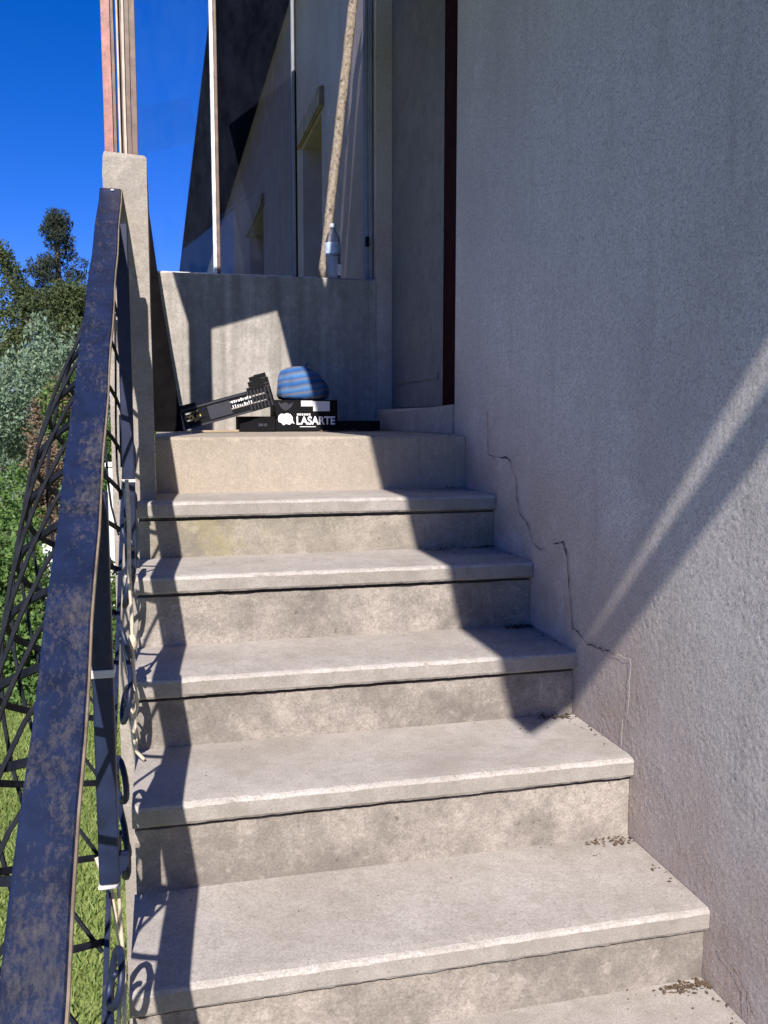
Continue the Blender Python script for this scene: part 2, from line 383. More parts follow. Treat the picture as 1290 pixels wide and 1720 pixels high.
for y in (-7., 40.): g.add([(WX, y, GZ-.1), (WX+TH, y, GZ-.1), (WX+TH, y, TOPZ), (WX, y, TOPZ)], [(0, 1, 2, 3)])
wall = g.ob('wall', 'wall', house)
# hand-thrown roughcast: a fine grid of uneven grains over the wall beside the stairs
st = .0046; ny = int((ROUGH[1]-ROUGH[0])/st); nz_ = int((ROUGH[3]-ROUGH[2])/st)
def blur(a, k):
    for _ in range(k): a = (a+np.roll(a, 1, 0)+np.roll(a, -1, 0)+np.roll(a, 1, 1)+np.roll(a, -1, 1))/5
    return a
H = RNG.normal(size=(ny+1, nz_+1)); h1 = H+.8*blur(H, 1); h2 = blur(RNG.normal(size=H.shape), 3); h3 = blur(RNG.normal(size=H.shape), 90)
hh = .00028*h1/h1.std()+.00003*h2/h2.std()+.0002*h3/h3.std()
yy = np.linspace(ROUGH[0], ROUGH[1], ny+1); zz_ = np.linspace(ROUGH[2], ROUGH[3], nz_+1)
smooth_ = blur(RNG.normal(size=H.shape), 220); smooth_ = np.clip(.9+smooth_/smooth_.std()*.22, .45, 1.25)
hh = hh*smooth_; hh = np.clip(hh, -.003, .003); hh[0] = hh[-1] = 0; hh[:, 0] = hh[:, -1] = 0
YY, ZZ = np.meshgrid(yy, zz_, indexing='ij'); Vg = np.stack([WX-hh, YY, ZZ], -1).reshape(-1, 3).astype(np.float32)
idx = np.arange((ny+1)*(nz_+1)).reshape(ny+1, nz_+1); Fg = np.stack([idx[:-1, :-1], idx[:-1, 1:], idx[1:, 1:], idx[1:, :-1]], -1).reshape(-1, 4).astype(np.int32)
me = bpy.data.meshes.new('roughcast'); me.vertices.add(len(Vg)); me.vertices.foreach_set('co', Vg.ravel()); me.loops.add(Fg.size); me.loops.foreach_set('vertex_index', Fg.ravel())
me.polygons.add(len(Fg)); me.polygons.foreach_set('loop_start', np.arange(0, Fg.size, 4, dtype=np.int32)); me.update(calc_edges=True); me.materials.append(M['wall'])
link(bpy.data.objects.new('roughcast', me), house)
# cracks following the steps, each a jagged sliver
def crack(P, w, m, name):
    rnd = random.Random(len(P)*31+int(abs(P[0][0])*1000)); Q = []
    for (a, b), (c, d) in zip(P, P[1:]):
        L = math.hypot(c-a, d-b); n = max(2, int(L/.012))
        for i in range(n):
            t = i/n; Q.append((a+(c-a)*t+rnd.gauss(0, .0016), b+(d-b)*t+rnd.gauss(0, .0016)))
    Q.append(P[-1]); V = []; Fc = []
    for i, (y, z) in enumerate(Q):
        j = Q[min(i+1, len(Q)-1)]; k = Q[max(i-1, 0)]; t = Vector((j[0]-k[0], j[1]-k[1])).normalized(); ww = w*(.25+1.2*rnd.random()**2+(.9 if rnd.random() < .06 else 0))
        if i in (0, len(Q)-1): ww *= .2
        V += [(WX-.0038, y-t.y*ww, z+t.x*ww), (WX-.0038, y+t.y*ww, z-t.x*ww), (WX-.0042, y, z)]
    for i in range(len(Q)-1):
        Fc += [(i*3, i*3+2, i*3+5, i*3+3), (i*3+2, i*3+1, i*3+4, i*3+5)]
    mesh(name, V, Fc, m, wall)
C1 = [(-.329, -.062), (-.403, -.059), (-.467, -.121), (-.479, -.182), (-.494, -.216), (-.562, -.244), (-.602, -.29), (-.649, -.306), (-.688, -.297)]
C2 = [(-.734, -.276), (-.797, -.266), (-.827, -.304), (-.837, -.36), (-.864, -.48), (-.895, -.484), (-.955, -.501), (-1.017, -.496), (-1.09, -.489)]
crack(C1, .0019, 'crack', 'crack'); crack(C2, .0019, 'crack', 'crack')
crack([(-.219, .083), (-.234, -.06), (-.329, -.062)], .0011, 'crack', 'crack')
crack([(-.372, -.0600), (-.398, -.064)], .006, 'crack', 'crack')
crack([(-1.09, -.489), (-1.164, -.482), (-1.16, -.584), (-1.156, -.614)], .0016, 'filler', 'crack_filler')
crack([(-1.135, -.632), (-1.133, -.699)], .0016, 'filler', 'crack_filler')
crack([(-1.53, -.952), (-1.549, -.964), (-1.592, -.971), (-1.614, -.989), (-1.621, -1.039)], .0008, 'crack', 'crack')
# door
DX = 1.094
door = mesh('door', *(lambda g: (g.V, g.F))(G().box((DX, .497, .105), (DX+.04, 1.334, 2.11), .004)), 'door', house); door['label'] = 'flat dark grey door leaf'
G().box((DX-.006, .20, .102), (DX+.05, .494, 2.115), .004).ob('door_frame', 'dark_red', house)
box('door_panel_bead', (DX-.005, .56, .22), (DX-.0005, 1.28, .245), 'door', door)
V, Fc = strip_x([(.128, .108, .5), (.128, .004, 0), (1.33, .004, 0), (1.33, .075, .5)], WX-.006, DX-.002, 8, .001, random.Random(3))
mesh('door_sill', V, Fc, 'newel', house)
# windows beyond the glazing
for (a, b, c, d) in (W1, W2):
    wnd = G()
    for lo, hi in (((a, c), (a+.06, d)), ((b-.06, c), (b, d)), ((a+.06, d-.06), (b-.06, d)), ((a+.06, c), (b-.06, c+.06)), (((a+b)/2-.03, c+.06), ((a+b)/2+.03, d-.06))):
        wnd.box((WX+.16, lo[0]+.001, lo[1]+.001), (WX+.22, hi[0]-.001, hi[1]-.001))
    w_ = wnd.ob('window', 'winframe', house)
    for p, q in ((a+.06, (a+b)/2-.03), ((a+b)/2+.03, b-.06)): box('pane', (WX+.185, p, c+.06), (WX+.19, q, d-.06), 'winglass', w_)
    V, Fc = strip_x([(a-.1, d+.02, .6), (a-.1, d+.13, 1), (b+.1, d+.13, 1), (b+.1, d+.02, .6)], WX-.035, WX+.01, 8, .006, random.Random(5))
    mesh('lintel', V, Fc, 'lintel', w_)
# eave: z = 1.823 + .81 (x - .25); skewed slits added to admit sun near the glazing, wedge gap behind the front rake board
def ez(x): return 1.823+.81*(x-.25)
def slab(name, P, m, t=.05, parent=house):
    n = len(P); V = [(x, y, ez(x)) for x, y in P]+[(x, y, ez(x)+t) for x, y in P]
    return mesh(name, V, [tuple(range(n-1, -1, -1)), tuple(range(n, 2*n))]+[(i, (i+1) % n, (i+1) % n+n, i+n) for i in range(n)], m, parent)
def sl_(x): return 1.16+1.28*(x-.72)
def cs_(x): return -.17+3.02*(x-.46)  # line of a slit added in the canopy so sun reaches the leaning pole
slab('canopy', [(.235, -4.03), (.40, -4.03), (1.016, -3.69), (1.016, .9), (.852, .9), (.45, cs_(.45)-.11), (.235, cs_(.45)-.11)], 'roof', .012)
slab('canopy', [(.235, cs_(.45)-.109), (.4495, cs_(.45)-.109), (.4495, cs_(.45)+.11), (.7375, .9), (.235, .9)], 'roof', .012)
def flat(name, P, z, t, m):
    n = len(P); V = [(x, y, z) for x, y in P]+[(x, y, z+t) for x, y in P]
    return mesh(name, V, [tuple(range(n-1, -1, -1)), tuple(range(n, 2*n))]+[(i, (i+1) % n, (i+1) % n+n, i+n) for i in range(n)], m, house)
def sl_(x): return -.39+3.4*(x-.55)  # matching slit added in the eave, only to pass the sunbeam
flat('eave', [(.44, -7.2), (1.05, -7.2), (1.05, sl_(1.05)-.15), (.44, sl_(.44)-.15)], 3.203, .02, 'roof')
flat('eave', [(.44, sl_(.44)+.15), (1.05, sl_(1.05)+.15), (1.05, 40.2), (.44, 40.2)], 3.203, .02, 'roof')
slab('rake_board', [(.235, -4.145), (1.016, -4.145), (1.016, -4.035), (.235, -4.035)], 'roof', .012)
V = [(1.055, -7.2, 3.21), (5.5, -7.2, 5.4), (5.5, 40.2, 5.4), (1.055, 40.2, 3.21)]
mesh('roof', V+[(x, y, z+.09) for x, y, z in V], [(3, 2, 1, 0), (4, 5, 6, 7), (0, 1, 5, 4), (1, 2, 6, 5), (2, 3, 7, 6), (3, 0, 4, 7)], 'rooftop', house)

# ------------------------------------------------------------------ parapet, glazing, newel, post, beam
par = thing('parapet_wall', (.45, 1.4, 0), 'low streaked concrete parapet closing the back of the landing', 'wall')
V, Fc = strip_x([(1.337, .7165, .6), (1.343, .7225, .6), (1.474, .7225, .3), (1.48, .716, 0), (1.48, .002, 0), (1.337, .002, .3)], -.19, XR, 60, .0014, random.Random(8))
mesh('wall', V, Fc, 'parapet', par)
scr = thing('glazed_screen', (.45, 1.42, .722), 'framed dusty glass screen standing on the parapet behind the landing', 'glazing')
GY = 1.415
def frame(x0, x1, m, y0=GY-.02, y1=GY+.02, z0=.7245, z1=2.08): return G().box((x0, y0, z0), (x1, y1, z1), .002).ob('mullion', m, scr)
frame(.252, .268, 'alu'); frame(.2685, .284, 'oldwood', GY-.012); frame(.626, .640, 'alu_grey', GY-.02); frame(.6405, .650, 'black', GY-.012)
frame(.978, .992, 'alu_grey'); frame(.9925, 1.012, 'alu_grey', GY-.03)
frame(-.19, -.165, 'alu')
for p, q, m in ((-.165, .252, 'glass'), (.284, .626, 'glass_dusty'), (.650, .978, 'glass_clear')):
    G().box((p, GY-.002, .735), (q, GY+.002, 2.06)).ob('glass_pane', m, scr)
    box('bottom_rail', (p+.0005, GY-.012, .7245), (q-.0005, GY+.012, .7345), 'alu', scr); box('top_rail', (p+.0005, GY-.015, 2.0605), (q-.0005, GY+.015, 2.09), 'alu', scr)
G().box((.975, GY-.042, .885), (.992, GY-.0215, .93), .003).ob('latch', 'black', scr)

newel = thing('newel_pillar', (-.084, -.16, GZ), 'square concrete pillar at the head of the blue handrail', 'pillar')
V = []
g = G()
x0, x1, y0, y1 = -.146, -.0245, -.225, -.025
nz = [GZ, -.2, .1, .4, .6, .75, .795, .803]; rnd = random.Random(4)
for i, z in enumerate(nz):
    s = .006 if i == len(nz)-1 else 0
    for (x, y) in ((x0+s, y0+s), (x1-s, y0+s), (x1-s, y1-s), (x0+s, y1-s)): V.append((x+rnd.gauss(0, .0012), y+rnd.gauss(0, .0012), z+(.006 if x < -.1 and i == len(nz)-1 else 0)))
Fc = [(i*4+j, i*4+(j+1) % 4, i*4+4+(j+1) % 4, i*4+4+j) for i in range(len(nz)-1) for j in range(4)]+[tuple((len(nz)-1)*4+j for j in range(4))]
mesh('shaft', V, Fc, 'newel', newel)
post = thing('porch_post', (-.095, -.10, .81), 'faded pink painted timber post with weathered boards on the concrete pillar', 'post')
PT = 1.95
for (a, b, y0, y1, m, nm) in ((-.142, -.118, -.145, -.05, 'pink', 'painted_board'), (-.1175, -.108, -.135, -.06, 'oldwood', 'board'), (-.101, -.096, -.14, -.07, 'palewood', 'strip'), (-.0955, -.087, -.115, -.065, 'oldwood', 'board'), (-.0865, -.080, -.14, -.07, 'palewood', 'strip'), (-.0795, -.066, -.13, -.06, 'oldwood', 'board'), (-.0655, -.050, -.125, -.055, 'oldwood', 'board')):
    P = [((a+b)/2+random.gauss(0, .0006)*(i > 0), (y0+y1)/2, .809+(PT-.809)*i/8) for i in range(9)]
    G().sweep(P, rect(b-a, y1-y0)).ob(nm, m, post)
beam = thing('porch_beam', (.05, -.15, 1.68), 'timber beam running from the pink post up to the eave above the view', 'beam')
G().sweep([(-.19, -.15, 1.785), (.24, -.15, 1.915)], rect(.10, .24), side=(0, 1, 0)).ob('beam_timber', 'oldwood', beam)

# ------------------------------------------------------------------ railing
rail = thing('stair_railing', (-.12, -1.6, -1.6), 'worn dark blue iron stair railing with flat handrail and bulging diamond lattice', 'railing')
HX = -.126
def rz(y): return .752+.6*(y+.15)
L = [(HX+.0012*math.sin(i*1.7), y, rz(y)) for i, y in enumerate(np.linspace(-3.5, -.226, 40))]
w, t, b = .058, .011, .0025
prof = [(-w/2, b-t), (-w/2+b, -t), (w/2-b, -t), (w/2, b-t), (w/2, -b), (w/2-b, 0), (-w/2+b, 0), (-w/2, -b)]
# sweep() puts profile y along t x side, so flip for an upward top face
def up_prof(pr): return [(-u, -v) for u, v in pr]
hr = G().sweep(L, [(u, -v) for u, v in prof][::-1], side=(1, 0, 0)).ob('handrail', 'rail', rail)
G().sweep([(x+w/2+.0016, y, z-.0058) for x, y, z in L], rect(.0026, .0105)).ob('handrail_edge', 'rail_edge', hr)
G().tube([(HX+.006, -.245, rz(-.245)+.0005), (HX+.006, -.245, rz(-.245)+.004)], .005, 8).ob('screw', 'label', hr)
G().sweep([(HX+.012, y, rz(y)-.045) for y in (-3.5, -2, -.24)], rect(.008, .016)).ob('under_rail', 'iron', rail)
# posts
for (x, y, zb_) in ((-.092, -.44, -.365), (-.103, -1.475, -.70), (-.105, -2.45, -1.35)):
    p = G().box((x-.016, y-.016, zb_), (x+.016, y+.016, rz(y)-.0125), .0025).ob('post', 'iron', rail)
    G().box((x-.0175, y-.0175, zb_-.006), (x+.0175, y+.0175, zb_-.0005), .001).ob('foot', 'alu', p)
    G().box((x+.014, y-.012, zb_+.02), (XL+.006, y+.012, zb_+.045)).ob('bracket', 'iron', p)
for (x, y, z, h) in ((-.092, -.44, -.112, .008), (-.103, -1.475, -.352, .013)):
    G().box((x-.0185, y-.0185, z), (x+.0185, y+.0185, z+h), .001).ob('tape_band', 'tape', rail)
# pot-bellied lattice: flat bars crossing on a bulging surface
HB = .70
def lat(y, s):
    tp = min(1, max(0, (-.25-y)/.75)); tp = tp*tp*(3-2*tp)
    return Vector((HX+.004-.155*tp*math.sin(math.pi*min(1, s))**.8+.012*s, y, rz(y)-.05-s*HB))
def latbar(y0, dy, m, parent, off):
    P = []
    for i in range(13):
        s = i/12; y = y0+dy*s
        if y > -.235 or y < -3.5: continue
        P.append(lat(y, s)+Vector((off, 0, 0)))
    if len(P) > 2: G().sweep(P, rect(.0055, .011)).ob('lattice_bar', m, parent)
y = -3.9
while y < .5:
    latbar(y, .66, 'lattice', rail, .0); latbar(y, -.30, 'lattice', rail, -.007); y += .135
G().sweep([lat(y, 1) for y in np.linspace(-3.5, -.24, 12)], rect(.008, .022)).ob('bottom_rail', 'iron', rail)
def spiral(c, r, a0, turns, dirn, n=22):
    out = []
    for i in range(n):
        q = i/(n-1); a = a0+dirn*turns*2*math.pi*q; rr = r*(1-.75*q); out.append((c[0], c[1]+rr*math.cos(a), c[2]+rr*math.sin(a)))
    return out
for i, y in enumerate(np.arange(-2.6, -.4, .31)):
    z = rz(y)-.70
    a = spiral((-.090, y+.05, z+.07), .062, -math.pi/2, 1.35, 1)[::-1]; b_ = spiral((-.090, y+.05, z-.055), .062, math.pi/2, 1.35, 1)
    Q = [(p[0]+.011*math.sin(9*j/len(a)+i), p[1], p[2]) for j, p in enumerate(a+b_[1:])]
    G().tube(Q, .0058, 7).ob('scroll', 'iron', rail, True)

# cords tied to the posts
def cord(P, r, name, label):
    o = G().tube(smoothline(P, 6), r, 6).ob(name, 'rope', None, True); return tag(o, label, 'cord')
c1 = [(-.092, -.95, -.072), (-.09, -.95, -.154), (-.092, -.95, -.271), (-.09, -.95, -.364), (-.09, -.95, -.457), (-.088, -.95, -.524), (-.084, -.95, -.571), (-.092, -.95, -.605), (-.094, -.95, -.639), (-.09, -.95, -.673), (-.072, -.95, -.698)]
rope = thing('tied_cord', (-.09, -.95, -.7), 'cream cord knotted and hanging beside the upper railing post', 'cord')
G().tube(smoothline([(x+.014, y, z) for x, y, z in c1], 5), .0042, 6).ob('cord', 'rope', rope, True)
G().tube(smoothline([(-.088, -.95, -.575), (-.077, -.955, -.592), (-.074, -.955, -.627), (-.073, -.95, -.654)], 5), .0028, 6).ob('tail', 'rope', rope, True)
G().lathe([(.002, -.022), (.008, -.012), (.0105, 0), (.008, .012), (.002, .022)], (-.076, -.95, -.43), 8).ob('knot', 'rope', rope, True)
rope2 = thing('tied_cord', (-.09, -1.42, -1.0), 'twisted cream cord trailing from the foot of the lower railing post', 'cord')
G().tube(smoothline([(-.128, -1.42, -.684), (-.118, -1.43, -.711), (-.107, -1.42, -.74), (-.101, -1.42, -.784), (-.093, -1.42, -.851), (-.088, -1.42, -.882), (-.085, -1.5, -.907), (-.088, -1.5, -.995), (-.088, -1.52, -1.1)], 6), .0036, 6).ob('cord', 'rope', rope2, True)
G().tube(smoothline([(-.092, -1.42, -.678), (-.093, -1.42, -.731), (-.092, -1.42, -.796), (-.089, -1.42, -.862), (-.087, -1.43, -.89), (-.094, -1.5, -.916), (-.093, -1.5, -.961), (-.088, -1.51, -.993)], 6), .0034, 6).ob('cord', 'rope', rope2, True)

# ------------------------------------------------------------------ things on the landing
def text(name, body, size, m, parent, mat):
    cu = bpy.data.curves.new(name, 'FONT'); cu.body = body; cu.size = size; cu.extrude = .0006; cu.offset = size*.028; cu.align_x = 'LEFT'
    o = bpy.data.objects.new(name, cu); COL.objects.link(o); bpy.context.view_layer.update()
    me = bpy.data.meshes.new_from_object(o.evaluated_get(bpy.context.evaluated_depsgraph_get())); COL.objects.unlink(o); bpy.data.objects.remove(o)
    me.transform(mat); me.materials.clear(); me.materials.append(M[m]); return link(bpy.data.objects.new(name, me), parent)
FRONT = Matrix.Rotation(math.pi/2, 4, 'X')      # text lying in xy -> standing, facing -y
# printed box
BY = .62
bx = thing('printed_box', (.61, 1.02, 0), 'black printed fruit box with white lettering at the landing edge', 'box')
body = G().box((.437, BY, .002), (.690, BY+.19, .020))
for lo, hi in (((.437, BY, .0205), (.690, BY+.010, .130)), ((.437, BY+.180, .0205), (.690, BY+.19, .130)), ((.437, BY+.0105, .0205), (.445, BY+.1795, .130)), ((.682, BY+.0105, .0205), (.690, BY+.1795, .130))): body.box(lo, hi)
bxm = body.ob('box_walls', 'blackcard', bx)
text('lettering', 'LASARTE', .046, 'print_white', bx, Matrix.Translation((.520, BY-.0012, .030)) @ FRONT @ Matrix.Diagonal((.87, 1, 1, 1)))
for i in range(6): box('small_print', (.524+i*.0095, BY-.0012, .066), (.531+i*.0095, BY-.0004, .0745), 'label', bx)
box('print_line', (.535, BY-.0012, .0185), (.60, BY-.0004, .0215), 'label', bx)
box('label', (.541, BY-.0014, .104), (.588, BY-.0004, .127), 'label', bx); box('label', (.590, BY-.0014, .084), (.658, BY-.0004, .125), 'label', bx)
# white blob emblem
def blob(P, z0=BY-.0012): return P
em = [(.447, .052), (.450, .066), (.460, .074), (.472, .072), (.484, .076), (.497, .072), (.506, .060), (.507, .046), (.514, .032), (.503, .036), (.494, .028), (.480, .032), (.468, .026), (.460, .036), (.449, .040)]
mesh('emblem', [(x, BY-.0012, z) for x, z in em]+[(.478, BY-.0014, .052)], [(i, (i+1) % len(em), len(em)) for i in range(len(em))], 'print_white', bx)
ch = [(.446, .122), (.462, .114), (.478, .120), (.494, .112), (.512, .122), (.500, .100), (.486, .088), (.474, .086), (.460, .098)]
mesh('ornament', [(x, BY-.0012, z) for x, z in ch]+[(.478, BY-.0014, .104)], [(i, (i+1) % len(ch), len(ch)) for i in range(len(ch))], 'boardgrey', bx)
BOXM = Matrix.Translation((.474, .93, .0005)) @ Matrix.Diagonal((1.075, 1, 1.05, 1)) @ Matrix.Translation((-.437, -BY, 0))
for o in bx.children: o.data.transform(BOXM)
# tilted crate with slatted corners
CR = thing('fruit_crate', (.095, .90, .004), 'black fruit crate tipped on its left end against the printed box', 'crate')
ang = math.radians(-15.5)
CM = Matrix.Translation((.098, .86, .010)) @ Matrix.Rotation(ang, 4, 'Y') @ Matrix.Diagonal((1.06, 1, 1.08, 1))
def cb(name, parts, m, parent=CR):
    g = G()
    for lo, hi in parts: g.box(lo, hi)
    o = g.ob(name, m, parent); o.data.transform(CM); return o
LN, DP, HT = .362, .22, .082
cb('floor', [((0, 0, 0), (LN, DP, .006))], 'black')
for z0, z1 in ((.0065, .027), (.034, .054), (.061, HT)):
    cb('slat', [((0, 0, z0), (LN, .007, z1))], 'black')
for z0, z1 in ((.0065, .027), (.034, .054), (.061, HT)):
    cb('slat', [((0, DP-.007, z0), (LN, DP, z1))], 'black')
cb('end_panel', [((0, .0075, .0065), (.007, DP-.0075, HT))], 'black'); cb('end_panel', [((LN-.007, .0075, .0065), (LN, DP-.0075, HT))], 'black')
for (x, y) in ((LN-.075, -.003), (LN-.075, DP-.008), (0, -.003), (0, DP-.008)):
    pr = [((x, y, HT+.0005), (x+.075, y+.011, HT+.012)), ((x+.012, y, HT+.0125), (x+.075, y+.011, HT+.034)), ((x+.022, y, HT+.0345), (x+.070, y+.011, HT+.052))]
    if x == 0: pr = [((.0, y, HT+.0005), (.06, y+.011, HT+.012))]
    cb('corner_lug', pr, 'black')
for i in range(7): cb('rib', [((LN-.098+i*.014, -.006, .004), (LN-.094+i*.014, -.0005, HT-.002))], 'boardgrey')
cb('rim', [((0, -.005, HT-.010), (LN-.1, -.0005, HT-.003))], 'boardgrey'); cb('rim', [((0, -.005, .001), (LN-.1, -.0005, .008))], 'boardgrey')
cb('printed_panel', [((.10, -.0022, .014), (.19, -.0006, .066))], 'boardgrey')
rnd = random.Random(12)
cb('gold_print', [((.045+.022*math.cos(a)*q-.004, -.0022, .040+.024*math.sin(a)*q-.004), (.045+.022*math.cos(a)*q+.004, -.0006, .040+.024*math.sin(a)*q+.004)) for a, q in [(k*.9, .35+.65*rnd.random()) for k in range(16)]], 'print_gold')
cb('gold_print', [((.005+i*.008, -.0022, .034+rnd.random()*.01), (.010+i*.008, -.0006, .050)) for i in range(3)], 'print_gold')
rnd = random.Random(21)
for i in range(9):
    for j in range(2): cb('white_print', [((.196+i*.0092, -.0085, .034+j*.018), (.196+i*.0092+rnd.uniform(.003, .007), -.0065, .034+j*.018+rnd.uniform(.006, .013)))], 'label')
for k in range(5): cb('slot_rim', [((.005, -.0045, .0125+k*.0135), (.012, -.0005, .0215+k*.0135))], 'boardgrey')
# things under and beside the crate
lowb = thing('flat_box', (.39, 1.0, 0), 'low black carton under the raised end of the tipped crate', 'box')
G().box((.318, .90, .003), (.470, 1.10, .066), .002).ob('carton', 'blackcard', lowb); box('print', (.398, .8985, .024), (.418, .8995, .036), 'boardgrey', lowb); box('print', (.422, .8985, .024), (.434, .8995, .036), 'boardgrey', lowb)
tag(G().sweep([(.115, .74, .006), (.30, .72, .0085)], rect(.05, .007), side=(0, 1, 0)).ob('cardboard_strip', 'carton'), 'pale cardboard strip lying under the tipped crate', 'cardboard')
lb2 = thing('flat_tray', (.84, 1.1, 0), 'black flat tray on the landing right of the printed box', 'tray')
G().box((.752, .96, .003), (.945, 1.22, .010)).box((.752, .96, .0105), (.945, .968, .046)).box((.752, 1.212, .0105), (.945, 1.22, .046)).box((.752, .9685, .0105), (.760, 1.2115, .046)).box((.937, .9685, .0105), (.945, 1.2115, .046)).ob('tray', 'black', lb2)
# striped bag
HC = (.606, 1.03, .138)
hg = G(); prof = [(.080, 0), (.100, .004), (.108, .018), (.109, .036), (.104, .062), (.096, .090), (.083, .115), (.062, .133), (.034, .143), (.010, .146)]
hg.lathe(prof, HC, 44)
hV = []
for x, y, z in hg.V:
    q = (z-HC[2])/.13; d = x-HC[0]
    x2 = x-.022*q*q*(1 if d < 0 else .4)+.0025*math.sin(41*x+26*z); x2 += .010*math.sin(3.1*q)*(d > .05)
    th = math.atan2(y-HC[1], d); fold = 1+.045*math.sin(5*th+6*q)*q+.03*math.sin(11*th-4*q)*(1-q*.4)
    x2 = HC[0]+(x2-HC[0])*fold; y = HC[1]+(y-HC[1])*fold
    hV.append((x2, y+.004*math.sin(31*x+17*z), z+.004*math.sin(27*x+9*y)*q-.012*max(0, d/.1)*q))
hat = thing('striped_bag', HC, 'rounded blue striped cloth bag sitting on the printed box', 'bag')
mesh('cloth', hV, hg.F, 'hat', hat, True)
G().tube(smoothline([(.606, 1.03, .266), (.616, 1.03, .284), (.634, 1.03, .304)], 4), .009, 7, [1.9, 1.7, 1.4, 1.1, .9, .8, .6, .4, .25]).ob('knot', 'hat', hat, True)
# dark leaning board behind the pillar
lb = thing('leaning_board', (0, .9, 0), 'dark board leaning in the shaded left corner of the landing', 'board')
P = [(-.10, .96), (.086, .96), (.068, 1.01), (.012, 1.12), (-.038, 1.25), (-.14, 1.25)]
zz = [.003, .003, .14, .55, 1.0, 1.0]
V = [(x, y, z) for (x, y), z in zip(P, zz)]+[(x, y+.03, z+.006) for (x, y), z in zip(P, zz)]
mesh('panel', V, [(0, 1, 2, 3, 4, 5), tuple(range(11, 5, -1))]+[(i, i+6, (i+1) % 6+6, (i+1) % 6) for i in range(6)], 'darkboard', lb)
# bottle on the parapet
bt = thing('plastic_bottle', (.81, 1.365, .724), 'clear plastic water bottle with bluish label on the parapet', 'bottle')
G().lathe([(.030, 0), (.037, .006), (.038, .03), (.0355, .05), (.038, .07), (.0355, .09), (.038, .11), (.038, .165), (.033, .190), (.020, .215), (.0135, .225), (.0135, .235)], (.812, 1.378-.01, .7245), 18).ob('bottle_body', 'bottle', bt, True)
G().lathe([(.0386, .112), (.0388, .114), (.0388, .162), (.0386, .164)], (.812, 1.368, .7245), 18).ob('label', 'bottle_label', bt, True)
G().lathe([(.015, .2355), (.0155, .237), (.0155, .252), (.013, .254)], (.812, 1.368, .7245), 14).ob('cap', 'cap', bt, True)
G().box((.828, 1.3285, .735), (.846, 1.3335, .785)).ob('label', 'label', bt)

# speckled pole propped against the glazing
pl = thing('leaning_pole', (.765, 1.385, .724), 'speckled pale pole leaning against the glass behind the bottle', 'pole')
PA, PB = Vector((.762, 1.384, .7255)), Vector((.945, 1.384, 2.20)); rnd = random.Random(9)
G().tube([PA.lerp(PB, i/24)+Vector((rnd.gauss(0, .0010), 0, 0)) for i in range(25)], .0225, 12, [1+rnd.gauss(0, .02) for _ in range(25)]).ob('pole_shaft', 'pole', pl, True)
# ------------------------------------------------------------------ leaf litter and grit
def litter(name, spots, m, label):
    V = []; Fc = []
    rnd = random.Random(hash(name) % 1000 if False else len(name)*7)
    for (cx, cy, z, sx, sy, n, s) in spots:
        for i in range(n):
            x = cx+rnd.gauss(0, sx); y = cy+rnd.gauss(0, sy)
            x = min(x, WX-.006)
            a = rnd.random()*6.28; r = s*rnd.uniform(.4, 1.2); e = r*rnd.uniform(.3, .6); b = len(V); h = z+.001+abs(rnd.gauss(0, .5))*r*.5
            c, d = math.cos(a), math.sin(a); tl = rnd.gauss(0, .4)*r
            V += [(x-c*r, y-d*r, z+.0015), (x+d*e, y-c*e, h), (x+c*r, y+d*r, z+.002+abs(tl)), (x-d*e, y+c*e, h*1.0+.0008)]; Fc.append((b, b+1, b+2, b+3))
    o = mesh(name, V, Fc, m); o['label'] = label; o['category'] = 'litter'; return kind(o, 'stuff')
sp = []
for k, n in ((1, 16), (2, 60), (3, 60), (4, 50), (5, 50), (6, 90)):
    sp.append((WX-.045, ry[k-1]-.022, tz[k], .030, .010, n, .0075))
    sp.append((WX-.02, (ry[k-1]+ry[k])/2, tz[k], .008, .06, n//5, .006))
litter('dry_leaf_litter', sp+[(.80, .86, .001, .05, .03, 30, .013), (.72, .80, .001, .05, .03, 20, .013)], 'litter', 'dry brown leaf scraps gathered in the step corners')
gp = []
for k in range(1, 8): gp += [(.45, (ry[k-1]+ry[k])/2, tz[k], .28, .07, 9, .0028), (WX-.14, ry[k-1]-.05, tz[k], .06, .03, 12, .003)]
gp += [(WX-.19, ry[1]-.06, tz[2], .035, .02, 26, .008), (WX-.05, ry[2]-.025, tz[3], .03, .01, 40, .008)]
litter('dark_grit', gp, 'grit', 'small dark grit and seeds scattered over the treads')

# ------------------------------------------------------------------ garden
def leaves(centers, rad, per, size, squash=1.0, aspect=.5, updir=0.):
    c = np.repeat(np.asarray(centers, float), per, 0); n = len(c)
    r = np.repeat(np.asarray(rad, float)*np.ones(len(centers)), per)
    d = RNG.normal(size=(n, 3)); d /= np.linalg.norm(d, axis=1)[:, None]
    p = c+d*(r*RNG.uniform(.25, 1, n)**.5)[:, None]*np.array([1, 1, squash])
    a = RNG.normal(size=(n, 3))+d*.8+np.array([0, 0, updir]); a /= np.linalg.norm(a, axis=1)[:, None]
    b = np.cross(a, RNG.normal(size=(n, 3))); b /= np.linalg.norm(b, axis=1)[:, None]
    s = (size*RNG.uniform(.55, 1.25, n))[:, None]
    V = np.stack([p-a*s*.5, p+b*s*aspect*.5, p+a*s*.5, p-b*s*aspect*.5], 1)
    return V.reshape(-1, 3)
def plant(name, base, label, cat, crowns, stems, group=None):
    o = thing(name, base, label, cat, group)
    for (V, m) in crowns: mesh('crown', V.tolist(), np.arange(len(V)).reshape(-1, 4).tolist(), m, o)
    g = G()
    for P, r in stems: g.tube(smoothline(P, 4), r, 7, np.linspace(1, .35, 4*(len(P)-1)+1).tolist())
    g.ob('trunk', 'bark', o, True); return o
